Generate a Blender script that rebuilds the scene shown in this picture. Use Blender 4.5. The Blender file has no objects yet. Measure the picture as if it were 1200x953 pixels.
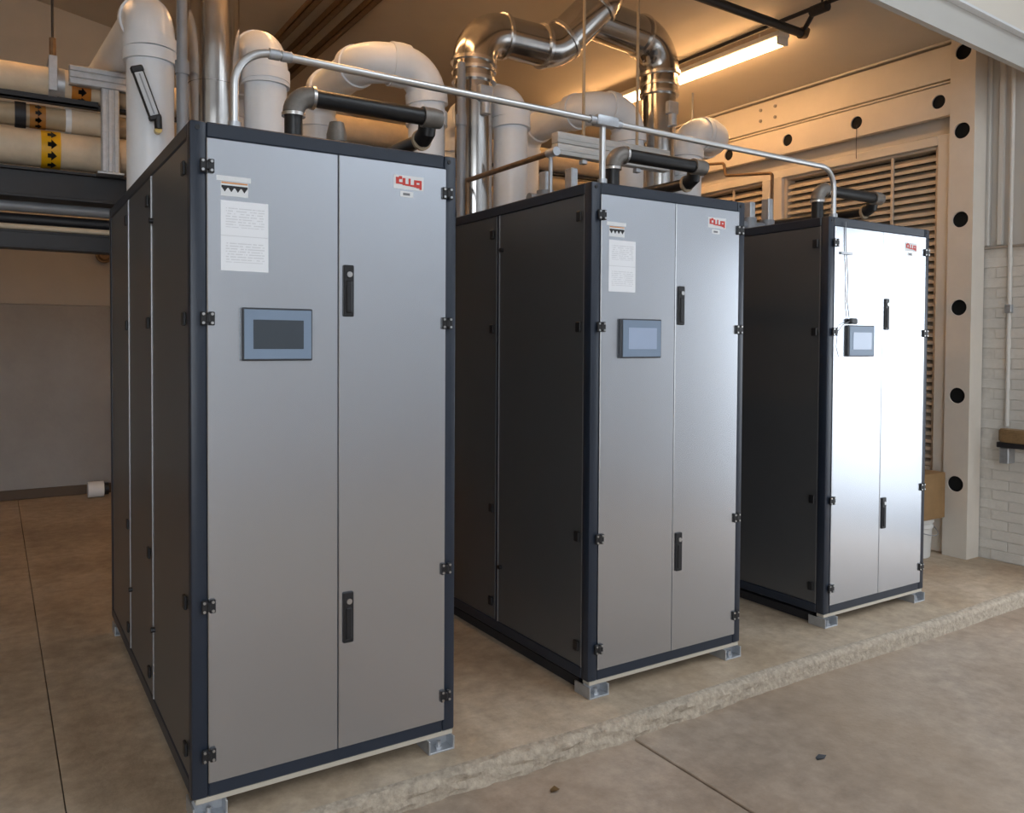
import bpy, bmesh, math, random
from mathutils import Vector, Matrix

random.seed(7)
S = bpy.context.scene
COL = S.collection
PI = math.pi

# ------------------------------------------------------------------ camera
F_PX = 949.70
YAW, PITCH, ROLL = 0.56011, -0.02391, 0.00544
CAM = Vector((-0.4844, -2.4757, 1.4201))
cam_d = bpy.data.cameras.new('camera')
cam = bpy.data.objects.new('camera', cam_d)
COL.objects.link(cam)
cam_d.sensor_fit = 'HORIZONTAL'
cam_d.sensor_width = 36.0
cam_d.lens = F_PX / 1200.0 * 36.0
cam_d.shift_x = 12.20 / 1200.0
cam_d.shift_y = -50.66 / 1200.0
cam_d.clip_start = 0.02
fw = Vector((math.sin(YAW) * math.cos(PITCH), math.cos(YAW) * math.cos(PITCH), math.sin(PITCH)))
rt = Vector((math.cos(YAW), -math.sin(YAW), 0))
up = rt.cross(fw)
r2 = rt * math.cos(ROLL) + up * math.sin(ROLL)
u2 = -rt * math.sin(ROLL) + up * math.cos(ROLL)
mw = Matrix((( r2.x, u2.x, -fw.x, CAM.x), (r2.y, u2.y, -fw.y, CAM.y), (r2.z, u2.z, -fw.z, CAM.z), (0, 0, 0, 1)))
cam.matrix_world = mw
S.camera = cam

# ------------------------------------------------------------------ world, daylight, exposure
SKY_STRENGTH = 4.3
LAMP_STRENGTH = 27.0
w = bpy.data.worlds.new('overcast_sky')
S.world = w
w.use_nodes = True
bg = w.node_tree.nodes['Background']
bg.inputs[0].default_value = (0.86, 0.93, 1.0, 1)
bg.inputs[1].default_value = SKY_STRENGTH

# the roll-up door opening in the right-hand wall, in front of the boilers
OP_Y0, OP_Y1, OP_Z1 = -2.35, -0.5, 2.3
pl_d = bpy.data.lights.new('door_portal', 'AREA')
pl_d.shape = 'RECTANGLE'
pl_d.size = OP_Z1 + 0.08
pl_d.size_y = OP_Y1 - OP_Y0
pl_d.cycles.is_portal = True
pl = bpy.data.objects.new('door_portal', pl_d)
COL.objects.link(pl)
pl.location = (5.42, (OP_Y0 + OP_Y1) / 2, OP_Z1 / 2 - 0.04)
pl.rotation_euler = (0, PI / 2, 0)

# skylights added in the unseen entry roof to bring in more daylight
YF = -6.5
ADDED_SKYL = [(2.3, 3.5), (3.8, 5.0)]
FO_X0, FO_X1, FO_Z1 = -3.9, -0.2, 4.4          # unseen opening added behind the camera for daylight from the front
fp_d = bpy.data.lights.new('added_front_portal', 'AREA')
fp_d.shape = 'RECTANGLE'; fp_d.size = FO_X1 - FO_X0; fp_d.size_y = FO_Z1
fp_d.cycles.is_portal = True
fp = bpy.data.objects.new('added_front_portal', fp_d)
COL.objects.link(fp)
fp.location = ((FO_X0 + FO_X1) / 2, YF - 0.15, FO_Z1 / 2 - 0.05)
fp.rotation_euler = (PI / 2, 0, 0)
SK_Y0, SK_Y1, SK_Z = -6.3, -2.0, 5.2
for i_, (a_, b_) in enumerate(ADDED_SKYL):
    d_ = bpy.data.lights.new('added_skylight_portal', 'AREA')
    d_.shape = 'RECTANGLE'; d_.size = b_ - a_; d_.size_y = SK_Y1 - SK_Y0
    d_.cycles.is_portal = True
    o_ = bpy.data.objects.new('added_skylight_portal', d_)
    COL.objects.link(o_)
    o_.location = ((a_ + b_) / 2, (SK_Y0 + SK_Y1) / 2, SK_Z + 0.14)

vs = S.view_settings
vs.view_transform = 'Standard'
vs.look = 'None'
vs.exposure = 0.0
vs.gamma = 1.0
vs.use_curve_mapping = False

# ------------------------------------------------------------------ helpers
def rgb(r, g, b):
    f = lambda c: ((c / 255 + 0.055) / 1.055) ** 2.4 if c / 255 > 0.04045 else c / 255 / 12.92
    return (f(r), f(g), f(b), 1)

def newmat(name):
    m = bpy.data.materials.new(name)
    m.use_nodes = True
    nt = m.node_tree
    return m, nt, nt.nodes['Principled BSDF']

def mat(name, col, rough=0.5, metal=0.0, noise=0.0, nscale=8.0, bump=0.0, bscale=60.0, rvar=0.0, coat=0.0,
        emit=None, estr=0.0, spec=0.5, stretch=None, col2=None):
    m, nt, b = newmat(name)
    b.inputs['Base Color'].default_value = (*col[:3], 1)
    b.inputs['Roughness'].default_value = rough
    b.inputs['Metallic'].default_value = metal
    b.inputs['Specular IOR Level'].default_value = spec
    if coat:
        b.inputs['Coat Weight'].default_value = coat
        b.inputs['Coat Roughness'].default_value = 0.08
    if emit:
        b.inputs['Emission Color'].default_value = (*emit[:3], 1)
        b.inputs['Emission Strength'].default_value = estr
    if noise or bump or rvar:
        tc = nt.nodes.new('ShaderNodeTexCoord')
        mp = nt.nodes.new('ShaderNodeMapping')
        nt.links.new(tc.outputs['Object'], mp.inputs['Vector'])
        if stretch:
            mp.inputs['Scale'].default_value = stretch
    if noise or rvar:
        n = nt.nodes.new('ShaderNodeTexNoise')
        n.inputs['Scale'].default_value = nscale
        n.inputs['Detail'].default_value = 6
        n.inputs['Roughness'].default_value = 0.65
        nt.links.new(mp.outputs[0], n.inputs['Vector'])
    if noise:
        r = nt.nodes.new('ShaderNodeValToRGB')
        r.color_ramp.elements[0].position = 0.3
        r.color_ramp.elements[1].position = 0.72
        if col2 is None:
            r.color_ramp.elements[0].color = (*[c * (1 - noise) for c in col[:3]], 1)
            r.color_ramp.elements[1].color = (*[min(1, c * (1 + noise)) for c in col[:3]], 1)
        else:
            r.color_ramp.elements[0].color = (*col[:3], 1)
            r.color_ramp.elements[1].color = (*col2[:3], 1)
        nt.links.new(n.outputs[0], r.inputs[0])
        nt.links.new(r.outputs[0], b.inputs['Base Color'])
    if rvar:
        mr = nt.nodes.new('ShaderNodeMapRange')
        mr.inputs[1].default_value = 0.3
        mr.inputs[2].default_value = 0.7
        mr.inputs[3].default_value = max(0.02, rough - rvar)
        mr.inputs[4].default_value = rough + rvar
        nt.links.new(n.outputs[0], mr.inputs[0])
        nt.links.new(mr.outputs[0], b.inputs['Roughness'])
    if bump:
        nb = nt.nodes.new('ShaderNodeTexNoise')
        nb.inputs['Scale'].default_value = bscale
        nb.inputs['Detail'].default_value = 4
        nt.links.new(mp.outputs[0], nb.inputs['Vector'])
        bp = nt.nodes.new('ShaderNodeBump')
        bp.inputs['Strength'].default_value = bump
        bp.inputs['Distance'].default_value = 0.02
        nt.links.new(nb.outputs[0], bp.inputs['Height'])
        nt.links.new(bp.outputs[0], b.inputs['Normal'])
    return m

def concrete(name, base, dark, light, scale=1.0, stain=(0.2, 0.14, 0.09)):
    m, nt, b = newmat(name)
    tc = nt.nodes.new('ShaderNodeTexCoord')
    def nz(s, d, r=0.6):
        n = nt.nodes.new('ShaderNodeTexNoise')
        n.inputs['Scale'].default_value = s * scale
        n.inputs['Detail'].default_value = d
        n.inputs['Roughness'].default_value = r
        nt.links.new(tc.outputs['Object'], n.inputs['Vector'])
        return n
    n1, n2, n3 = nz(1.3, 7), nz(14, 6, 0.7), nz(0.7, 3)
    r1 = nt.nodes.new('ShaderNodeValToRGB')
    e = r1.color_ramp.elements
    e[0].position, e[0].color = 0.33, (*dark, 1)
    e[1].position, e[1].color = 0.7, (*light, 1)
    x = e.new(0.5); x.color = (*base, 1)
    nt.links.new(n1.outputs[0], r1.inputs[0])
    r2_ = nt.nodes.new('ShaderNodeValToRGB')
    r2_.color_ramp.elements[0].position, r2_.color_ramp.elements[0].color = 0.3, (0.72, 0.7, 0.68, 1)
    r2_.color_ramp.elements[1].position, r2_.color_ramp.elements[1].color = 0.7, (1.12, 1.1, 1.08, 1)
    nt.links.new(n2.outputs[0], r2_.inputs[0])
    mx = nt.nodes.new('ShaderNodeMix'); mx.data_type = 'RGBA'; mx.blend_type = 'MULTIPLY'
    mx.inputs[0].default_value = 1.0
    nt.links.new(r1.outputs[0], mx.inputs[6]); nt.links.new(r2_.outputs[0], mx.inputs[7])
    r3 = nt.nodes.new('ShaderNodeValToRGB')
    r3.color_ramp.elements[0].position = 0.52
    r3.color_ramp.elements[1].position = 0.72
    r3.color_ramp.elements[1].color = (0.55, 0.55, 0.55, 1)
    nt.links.new(n3.outputs[0], r3.inputs[0])
    mx2 = nt.nodes.new('ShaderNodeMix'); mx2.data_type = 'RGBA'
    nt.links.new(r3.outputs[0], mx2.inputs[0])
    nt.links.new(mx.outputs[2], mx2.inputs[6])
    mx2.inputs[7].default_value = (*stain, 1)
    nt.links.new(mx2.outputs[2], b.inputs['Base Color'])
    mr = nt.nodes.new('ShaderNodeMapRange')
    mr.inputs[3].default_value = 0.5; mr.inputs[4].default_value = 0.8
    nt.links.new(n1.outputs[0], mr.inputs[0]); nt.links.new(mr.outputs[0], b.inputs['Roughness'])
    bp = nt.nodes.new('ShaderNodeBump')
    bp.inputs['Strength'].default_value = 0.25; bp.inputs['Distance'].default_value = 0.01
    n4 = nz(60, 4, 0.7)
    nt.links.new(n4.outputs[0], bp.inputs['Height']); nt.links.new(bp.outputs[0], b.inputs['Normal'])
    return m

def text_paper(name, rows, paper=(0.88, 0.89, 0.92), ink=(0.25, 0.25, 0.27), bands=((0.62, 0.9), (0.12, 0.4))):
    """white paper with blurred lines of print, laid out in the sheet's own generated coordinates"""
    m, nt, b = newmat(name)
    tc = nt.nodes.new('ShaderNodeTexCoord')
    sx = nt.nodes.new('ShaderNodeSeparateXYZ')
    nt.links.new(tc.outputs['Generated'], sx.inputs[0])
    def M(op, a, b_=None):
        n = nt.nodes.new('ShaderNodeMath'); n.operation = op
        for i, v in enumerate((a, b_)):
            if v is None: continue
            if isinstance(v, (int, float)): n.inputs[i].default_value = v
            else: nt.links.new(v, n.inputs[i])
        return n.outputs[0]
    X, Z = sx.outputs[0], sx.outputs[2]
    fr = M('FRACT', M('MULTIPLY', Z, rows))
    line = M('LESS_THAN', fr, 0.4)
    row = M('FLOOR', M('MULTIPLY', Z, rows))
    cv = nt.nodes.new('ShaderNodeCombineXYZ')
    nt.links.new(M('MULTIPLY', X, 16.0), cv.inputs[0]); nt.links.new(M('MULTIPLY', row, 7.3), cv.inputs[1])
    n = nt.nodes.new('ShaderNodeTexNoise'); n.inputs['Scale'].default_value = 1.0; n.inputs['Detail'].default_value = 3
    nt.links.new(cv.outputs[0], n.inputs['Vector'])
    word = M('GREATER_THAN', n.outputs[0], 0.45)
    mask = None
    for a, c in bands:
        q = M('MULTIPLY', M('GREATER_THAN', Z, a), M('LESS_THAN', Z, c))
        mask = q if mask is None else M('ADD', mask, q)
    side = M('MULTIPLY', M('GREATER_THAN', X, 0.1), M('LESS_THAN', X, 0.92))
    fac = M('MULTIPLY', M('MULTIPLY', line, word), M('MULTIPLY', mask, side))
    mid = M('LESS_THAN', M('ABSOLUTE', M('SUBTRACT', Z, 0.5)), 0.006)
    fac = M('MULTIPLY', M('MAXIMUM', fac, mid), 0.28)
    mx = nt.nodes.new('ShaderNodeMix'); mx.data_type = 'RGBA'
    nt.links.new(fac, mx.inputs[0])
    mx.inputs[6].default_value = (*paper, 1); mx.inputs[7].default_value = (*ink, 1)
    nt.links.new(mx.outputs[2], b.inputs['Base Color'])
    b.inputs['Roughness'].default_value = 0.45
    return m

class MB:
    """collects geometry, then links it as ONE mesh object"""
    def __init__(s):
        s.bm = bmesh.new()
    def box(s, x0, x1, y0, y1, z0, z1, bev=0.0, seg=1):
        r = bmesh.ops.create_cube(s.bm, size=1.0)
        vs_ = r['verts']
        for v in vs_:
            v.co = Vector((x0 + (v.co.x + .5) * (x1 - x0), y0 + (v.co.y + .5) * (y1 - y0), z0 + (v.co.z + .5) * (z1 - z0)))
        if bev:
            es = list({e for v in vs_ for e in v.link_edges})
            bmesh.ops.bevel(s.bm, geom=es, offset=bev, segments=seg, affect='EDGES', profile=0.5)
        return s
    def faces(s, vv, ff):
        vs_ = [s.bm.verts.new(v) for v in vv]
        for f in ff:
            s.bm.faces.new([vs_[i] for i in f])
        return s
    def sweep(s, pts, r, seg=20, cap=True):
        """tube through the points; r number or list"""
        pts = [Vector(p) for p in pts]
        n = len(pts)
        rr = r if isinstance(r, (list, tuple)) else [r] * n
        tans = []
        for i in range(n):
            a = pts[i] - pts[i - 1] if i else pts[1] - pts[0]
            b = pts[i + 1] - pts[i] if i < n - 1 else pts[i] - pts[i - 1]
            tt = a.normalized() + b.normalized() if a.length > 1e-9 and b.length > 1e-9 else (a + b)
            tans.append(tt.normalized())
        t = tans[0]
        ref = Vector((0, 0, 1)) if abs(t.z) < 0.9 else Vector((1, 0, 0))
        u = t.cross(ref).normalized()
        rings = []
        for i in range(n):
            t = tans[i]
            u = (u - t * u.dot(t)).normalized()
            v = t.cross(u)
            rings.append([s.bm.verts.new(pts[i] + (u * math.cos(2 * PI * k / seg) + v * math.sin(2 * PI * k / seg)) * rr[i]) for k in range(seg)])
        for a, b in zip(rings, rings[1:]):
            for k in range(seg):
                s.bm.faces.new((a[k], a[(k + 1) % seg], b[(k + 1) % seg], b[k]))
        if cap:
            s.bm.faces.new(list(reversed(rings[0])))
            s.bm.faces.new(rings[-1])
        return s
    def ring(s, c, axis, r0, r1, h, seg=24):
        """flat hollow collar"""
        c = Vector(c); a = Vector(axis).normalized()
        ref = Vector((0, 0, 1)) if abs(a.z) < 0.9 else Vector((1, 0, 0))
        u = a.cross(ref).normalized(); v = a.cross(u)
        prof = [(r0, -h / 2), (r1, -h / 2), (r1, h / 2), (r0, h / 2)]
        R = [[s.bm.verts.new(c + a * z + (u * math.cos(2 * PI * k / seg) + v * math.sin(2 * PI * k / seg)) * r) for k in range(seg)] for r, z in prof]
        for i in range(4):
            p, q = R[i], R[(i + 1) % 4]
            for k in range(seg):
                s.bm.faces.new((p[k], p[(k + 1) % seg], q[(k + 1) % seg], q[k]))
        return s
    def mesh(s, name, m, sharp=35):
        bmesh.ops.recalc_face_normals(s.bm, faces=s.bm.faces[:])
        me = bpy.data.meshes.new(name)
        s.bm.to_mesh(me); s.bm.free()
        for p in me.polygons: p.use_smooth = True
        me.set_sharp_from_angle(angle=math.radians(sharp))
        if m: me.materials.append(m)
        return me
    def build(s, name, m, parent=None, loc=None, sharp=35):
        return link(name, s.mesh(name, m, sharp), parent, loc)

def link(name, me, parent=None, loc=None, rot=None):
    o = bpy.data.objects.new(name, me)
    COL.objects.link(o)
    if parent: o.parent = parent
    if loc is not None: o.location = loc
    if rot is not None: o.rotation_euler = rot
    return o

def tag(o, label, cat, group=None):
    o['label'] = label
    o['category'] = cat
    if group: o['group'] = group
    return o

def thing(name, label, cat, loc=(0, 0, 0), group=None):
    o = link(name, None, None, loc)
    o.empty_display_size = 0.1
    return tag(o, label, cat, group)

def structure(o, label=None, cat=None):
    o['kind'] = 'structure'
    if label: o['label'] = label
    if cat: o['category'] = cat
    return o

def fillet(pts, br):
    """splits a polyline into straight pieces and elbow arcs: [('run', [p,q]) | ('elbow', [points])]"""
    pts = [Vector(p) for p in pts]
    out = []
    cur = pts[0]
    for i in range(1, len(pts) - 1):
        p = pts[i]
        a = (pts[i - 1] - p).normalized(); b = (pts[i + 1] - p).normalized()
        ang = math.acos(max(-1, min(1, a.dot(b))))
        d = br / math.tan(ang / 2)
        s_, e_ = p + a * d, p + b * d
        c = p + (a + b).normalized() * (br / math.sin(ang / 2))
        v0, v1 = s_ - c, e_ - c
        sw = math.acos(max(-1, min(1, v0.normalized().dot(v1.normalized()))))
        ax = v0.cross(v1).normalized()
        n = max(4, int(sw / (PI / 2) * 10))
        arc = [c + Matrix.Rotation(sw * k / n, 3, ax) @ v0 for k in range(n + 1)]
        if (s_ - cur).length > 1e-4: out.append(('run', [cur, s_]))
        out.append(('elbow', arc))
        cur = e_
    if (pts[-1] - cur).length > 1e-4: out.append(('run', [cur, pts[-1]]))
    return out

def pipe_parts(root, pts, r, br, m, m_elbow=None, run='pipe_section', elbow='elbow', er=None, collar=0.0, m_collar=None, seg=22, clen=0.03):
    """a run of piping below one root: every straight section and every elbow a part, couplings where they meet"""
    er = er or r
    L = fillet(pts, br)
    off = Vector(root.location)
    for k, (kind, P) in enumerate(L):
        P = [p - off for p in P]
        if kind == 'run':
            MB().sweep(P, r, seg).build(run, m, root)
        else:
            MB().sweep(P, er, seg).build(elbow, m_elbow or m, root)
            if collar:
                for a, b in ((P[0], P[1]), (P[-1], P[-2])):
                    d = (a - b).normalized()
                    MB().sweep([a - d * clen * .3, a + d * clen * .7], er + collar, seg).build('coupling', m_collar or m_elbow or m, root)
    return L

# ------------------------------------------------------------------ materials
M_SILVER = mat('silver_panel', (0.61, 0.64, 0.69), 0.27, 0.97, noise=0.015, nscale=1.5)
M_SIDE = mat('side_panel_steel_shaded', (0.155, 0.158, 0.165), 0.36, 0.6, noise=0.04, nscale=2.0)  # same metal as the doors, darkened to paint in the shade
M_TRIM = mat('panel_edge_aluminium', (0.45, 0.45, 0.46), 0.4, 0.8)
M_NAVY = mat('navy_frame_paint', rgb(36, 44, 57), 0.38, 0.0, noise=0.08, nscale=6)
M_BLACK = mat('black_plastic', (0.012, 0.012, 0.014), 0.42)
M_CHROME = mat('zinc_screw', (0.6, 0.6, 0.6), 0.3, 1.0)
M_BASE = mat('base_rail_paint', (0.55, 0.50, 0.42), 0.5, 0.2)
M_GALV = mat('galvanised_steel', (0.50, 0.52, 0.55), 0.42, 0.7, noise=0.14, nscale=30, rvar=0.1)
M_GALVL = mat('weathered_strut', (0.55, 0.54, 0.52), 0.5, 0.3, noise=0.12, nscale=9, stretch=(1, 12, 12))
M_BEZEL = mat('bezel_grey', rgb(128, 146, 168), 0.4)
M_BEZELE = mat('bezel_edge', (0.05, 0.055, 0.065), 0.4)
M_SCREEN = mat('screen_glass', rgb(66, 74, 82), 0.12, 0.0, coat=0.4)
M_SCREENB = mat('screen_glass_reflection', rgb(168, 184, 210), 0.12, 0.0, coat=0.4)  # pale base colour paints in the reflection on the farther screens
M_PAPER = text_paper('notice_print', 26)
M_WHITE = mat('sticker_white', (0.78, 0.79, 0.80), 0.4)
M_RED = mat('logo_red', rgb(205, 62, 52), 0.4)
M_ORANGE = mat('label_orange', rgb(214, 150, 90), 0.45)
M_INK = mat('label_ink', (0.015, 0.015, 0.018), 0.5)
M_GREYINK = mat('label_grey_ink', (0.2, 0.2, 0.21), 0.5)
M_PVC = mat('white_pvc', (0.84, 0.87, 0.91), 0.33, noise=0.05, nscale=4)
M_STEEL = mat('stainless_duct', (0.50, 0.48, 0.46), 0.17, 1.0, noise=0.1, nscale=5, rvar=0.05)
M_STEELB = mat('duct_band', (0.72, 0.70, 0.68), 0.25, 1.0)
M_CONDUIT = mat('conduit_steel', (0.68, 0.68, 0.68), 0.32, 0.9)
M_GAS = mat('black_iron_pipe', (0.012, 0.012, 0.013), 0.36, 0.0, noise=0.3, nscale=20)
M_GASF = mat('grey_iron_fitting', (0.22, 0.20, 0.18), 0.45, 0.4, noise=0.2, nscale=20)
M_BROWNP = mat('rusty_brown_pipe', (0.20, 0.12, 0.06), 0.45, 0.3, noise=0.3, nscale=25)
M_INSUL = mat('cream_pipe_jacket', (0.70, 0.58, 0.43), 0.55, noise=0.12, nscale=6, bump=0.1, bscale=20)
M_INSUL2 = mat('tan_pipe_jacket', (0.42, 0.33, 0.22), 0.55, noise=0.15, nscale=6)
M_GREYP = mat('grey_pipe', (0.26, 0.27, 0.29), 0.45, 0.2, noise=0.1, nscale=8)
M_DARK = mat('dark_steel_beam', (0.018, 0.018, 0.022), 0.5, noise=0.2, nscale=6)
M_YELLOW = mat('yellow_tape', rgb(232, 176, 20), 0.45)
M_BRASS = mat('brass', (0.55, 0.38, 0.14), 0.3, 1.0)
M_PAINT = mat('cream_wall_paint', (0.74, 0.69, 0.61), 0.6, noise=0.05, nscale=2.5, bump=0.05, bscale=40)
M_ENTRY = mat('entry_wall_white', (0.74, 0.76, 0.79), 0.6, noise=0.04, nscale=2)
M_CEIL = mat('ceiling_paint', (0.64, 0.58, 0.49), 0.65, noise=0.05, nscale=1.5)
M_BRICK = mat('painted_brick', (0.70, 0.67, 0.62), 0.55, noise=0.07, nscale=7, bump=0.25, bscale=45)
M_MORTAR = mat('painted_mortar', (0.66, 0.63, 0.58), 0.8, noise=0.1, nscale=20)
M_BACKW = mat('grey_back_wall', (0.32, 0.315, 0.31), 0.75, noise=0.12, nscale=1.6, bump=0.1, bscale=25)
M_LOUV = mat('louvre_paint', (0.60, 0.52, 0.42), 0.5, noise=0.08, nscale=6)
M_LDARK = mat('louvre_backing_dark', (0.07, 0.055, 0.04), 0.8)
M_PAD = concrete('pad_concrete', (0.46, 0.37, 0.27), (0.35, 0.27, 0.19), (0.58, 0.49, 0.39), 1.0, (0.38, 0.265, 0.16))
M_PADE = mat('broken_concrete_edge', (0.40, 0.335, 0.26), 0.9, noise=0.3, nscale=40, bump=0.5, bscale=50)
M_FLOOR = concrete('floor_concrete', (0.385, 0.305, 0.235), (0.30, 0.23, 0.17), (0.46, 0.385, 0.315), 0.8, (0.37, 0.27, 0.18))
M_OUT = concrete('yard_concrete', (0.52, 0.52, 0.52), (0.46, 0.46, 0.46), (0.58, 0.58, 0.58), 0.5, (0.38, 0.38, 0.38))
M_TUBE = mat('lit_fluorescent_tube', (1, 0.9, 0.8), 0.4, emit=(1.0, 0.55, 0.23), estr=LAMP_STRENGTH)
M_FIXT = mat('lamp_fixture_white', (0.75, 0.73, 0.70), 0.4)
M_CARD = mat('brown_cardboard', (0.28, 0.165, 0.07), 0.75, noise=0.12, nscale=9)
M_BUCKET = mat('white_bucket_plastic', (0.66, 0.65, 0.62), 0.45)
M_WOOD = mat('worn_wood', (0.30, 0.20, 0.10), 0.6, noise=0.25, nscale=5, stretch=(1, 8, 8))
M_GREYCAP = mat('grey_cap', (0.3, 0.28, 0.26), 0.5)
M_LEAF = mat('dry_leaf', (0.16, 0.09, 0.03), 0.7)
M_GLASS = mat('thermometer_scale', (0.62, 0.65, 0.68), 0.25, 0.1)

# ------------------------------------------------------------------ setting
XW = 5.15           # right wall
YB = 5.95           # back wall
def ceil_z(x): return 3.49 + 0.19 * (5.05 - x)

# base floor and slabs
fl = MB().box(-4.2, 5.6, YF - 0.2, 6.2, -0.30, -0.10).build('floor', M_FLOOR)
structure(fl, 'brown stained concrete floor in front of the boiler pad', 'floor')
for x0, x1 in ((-4.2, 1.563), (1.573, 5.6)):
    for y0, y1 in ((YF - 0.2, -3.0), (-2.99, -0.13)):
        MB().box(x0, x1, y0, y1, -0.10, -0.08, 0.003).build('floor_slab', M_FLOOR, fl)

# raised pad with a broken, rough front edge
def rough_pad():
    root = thing('equipment_pad', 'raised brown concrete pad with a rough broken front edge under the boilers', 'concrete pad')
    def nz(a, b):
        return math.sin(a * 12.9 + b * 4.1) * 0.4 + math.sin(a * 31.7 + b * 17.3 + 1.3) * 0.35 + math.sin(a * 77.1 + b * 41.0) * 0.25
    for nm, x0, x1 in (('pad_slab', -3.998, -0.312), ('pad_slab', -0.308, XW - 0.002)):
        m = MB()
        n = max(2, int((x1 - x0) / 0.018))
        top_b, rows = [], []
        prof = [(0.0, 0.035), (-0.004, 0.012), (-0.014, 0.0), (-0.030, -0.004), (-0.045, 0.0), (-0.060, -0.006), (-0.075, -0.003), (-0.10, -0.012)]
        for i in range(n + 1):
            x = x0 + (x1 - x0) * i / n
            row = []
            for j, (z, dy) in enumerate(prof):
                k_ = 1.0 if x < 1.9 else max(0.25, 1.0 - (x - 1.9) * 1.2)
                amp = 0.0 if j == 0 else (0.011 if j > 1 else 0.006) * k_
                yy = -0.150 + dy + nz(x, j * 1.7) * amp + math.sin(x * 3.1) * 0.008
                zz = z + (nz(x * 1.3 + 5, j * 2.3) * 0.005 * k_ if 0 < j < 7 else 0)
                row.append(m.bm.verts.new((x, yy, zz)))
            rows.append(row)
            top_b.append(m.bm.verts.new((x, YB - 0.002, 0.0)))
        for i in range(n):
            for j in range(len(prof) - 1):
                f = m.bm.faces.new((rows[i][j], rows[i + 1][j], rows[i + 1][j + 1], rows[i][j + 1]))
                f.material_index = 1
            m.bm.faces.new((rows[i][0], top_b[i], top_b[i + 1], rows[i + 1][0]))
        # bottom and ends
        bl = m.bm.verts.new((x0, YB - 0.002, -0.10)); br_ = m.bm.verts.new((x1, YB - 0.002, -0.10))
        m.bm.faces.new([r[-1] for r in rows] + [br_, bl])
        m.bm.faces.new(rows[0] + [bl, top_b[0]])
        m.bm.faces.new(rows[-1] + [br_, top_b[-1]])
        m.bm.faces.new(top_b + [br_, bl])
        me = m.mesh(nm, M_PAD, 50)
        me.materials.append(M_PADE)
        link(nm, me, root)
rough_pad()

# back wall: concrete below, block above, dark baseboard
bw = MB().box(-4.2, XW + 0.3, YB, YB + 0.2, -0.1, 1.75).build('wall_back', M_BACKW)
structure(bw, 'grey concrete back wall behind the boilers', 'wall')
MB().box(-4.2, XW + 0.3, YB + 0.012, YB + 0.2, 1.756, 2.45).build('wall_panel', mat('upper_back_wall', (0.42, 0.40, 0.37), 0.7, noise=0.06, nscale=2), bw)
MB().box(-4.2, XW + 0.3, YB + 0.012, YB + 0.2, 2.45, 5.4).build('wall_panel', M_PAINT, bw)  # paler colour paints lamplight onto the top of the wall
o = MB().box(-4.0, XW, YB - 0.015, YB, 0, 0.09, 0.004).build('baseboard_back', mat('dark_base', (0.10, 0.065, 0.04), 0.6))
structure(o)
o = MB().box(-4.2, -4.0, YF - 0.2, YB + .2, -0.1, 5.4).build('wall_left', M_PAINT); structure(o)
o = MB().box(FO_X1, 5.6, YF - 0.2, YF, -0.1, 5.2).build('wall_front', M_ENTRY); structure(o)
MB().box(-4.2, FO_X0, YF - 0.2, YF, -0.1, 5.2).build('wall_panel', M_ENTRY, o)
MB().box(FO_X0, FO_X1, YF - 0.2, YF, FO_Z1, 5.2).build('wall_panel', M_ENTRY, o)

# sloping bay ceiling
m = MB()
za, zb = ceil_z(-4.2), ceil_z(5.6)
vv = [(-4.2, 0.15, za), (5.6, 0.15, zb), (5.6, 6.2, zb), (-4.2, 6.2, za)]
m.faces(vv + [(x, y, z + .1) for x, y, z in vv], [(0, 1, 2, 3), (7, 6, 5, 4), (0, 4, 5, 1), (1, 5, 6, 2), (2, 6, 7, 3), (3, 7, 4, 0)])
o = m.build('ceiling', M_CEIL); structure(o, 'sloping cream ceiling above the boilers', 'ceiling')
o = MB().box(-4.2, 5.6, YF - 0.2, SK_Y0, SK_Z, SK_Z + .15).build('ceiling_entry', M_ENTRY); structure(o)
MB().box(-4.2, 5.6, SK_Y1, 0.3, SK_Z, SK_Z + .15).build('ceiling_panel', M_ENTRY, o)
xs_ = [-4.2] + [v for ab in ADDED_SKYL for v in ab] + [5.6]
for k in range(0, len(xs_), 2):
    MB().box(xs_[k], xs_[k + 1], SK_Y0, SK_Y1, SK_Z, SK_Z + .15).build('ceiling_panel', M_ENTRY, o)

# header beam across the front of the bay, with upper wall over it
hd = MB()
def hz(x): return 3.147 - 0.049 * (x - 4.93)
prof = lambda x, a, b, y0, y1: [(x, y0, hz(x) + a), (x, y1, hz(x) + a), (x, y1, hz(x) + b), (x, y0, hz(x) + b)]
def sloped(x0, x1, a, b, y0, y1, name, m_, parent=None):
    mm = MB()
    mm.faces(prof(x0, a, b, y0, y1) + prof(x1, a, b, y0, y1), [(0, 1, 2, 3), (7, 6, 5, 4), (0, 4, 5, 1), (1, 5, 6, 2), (2, 6, 7, 3), (3, 7, 4, 0)])
    return mm.build(name, m_, parent)
o = sloped(-4.2, 5.5, 0.0, 0.175, 0.10, 0.135, 'trim_1', mat('header_paint', (0.58, 0.56, 0.52), 0.5))
structure(o, 'grey painted header beam crossing above the boilers', 'beam')
sloped(-4.2, 5.5, 0.175, 0.190, 0.06, 0.10, 'flashing', mat('white_flashing', (0.85, 0.85, 0.85), 0.35), o)
o = sloped(-4.2, 5.5, 0.188, 2.2, 0.12, 0.24, 'wall_lintel', mat('pale_cream_wall', (0.84, 0.77, 0.67), 0.6)); structure(o)

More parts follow.
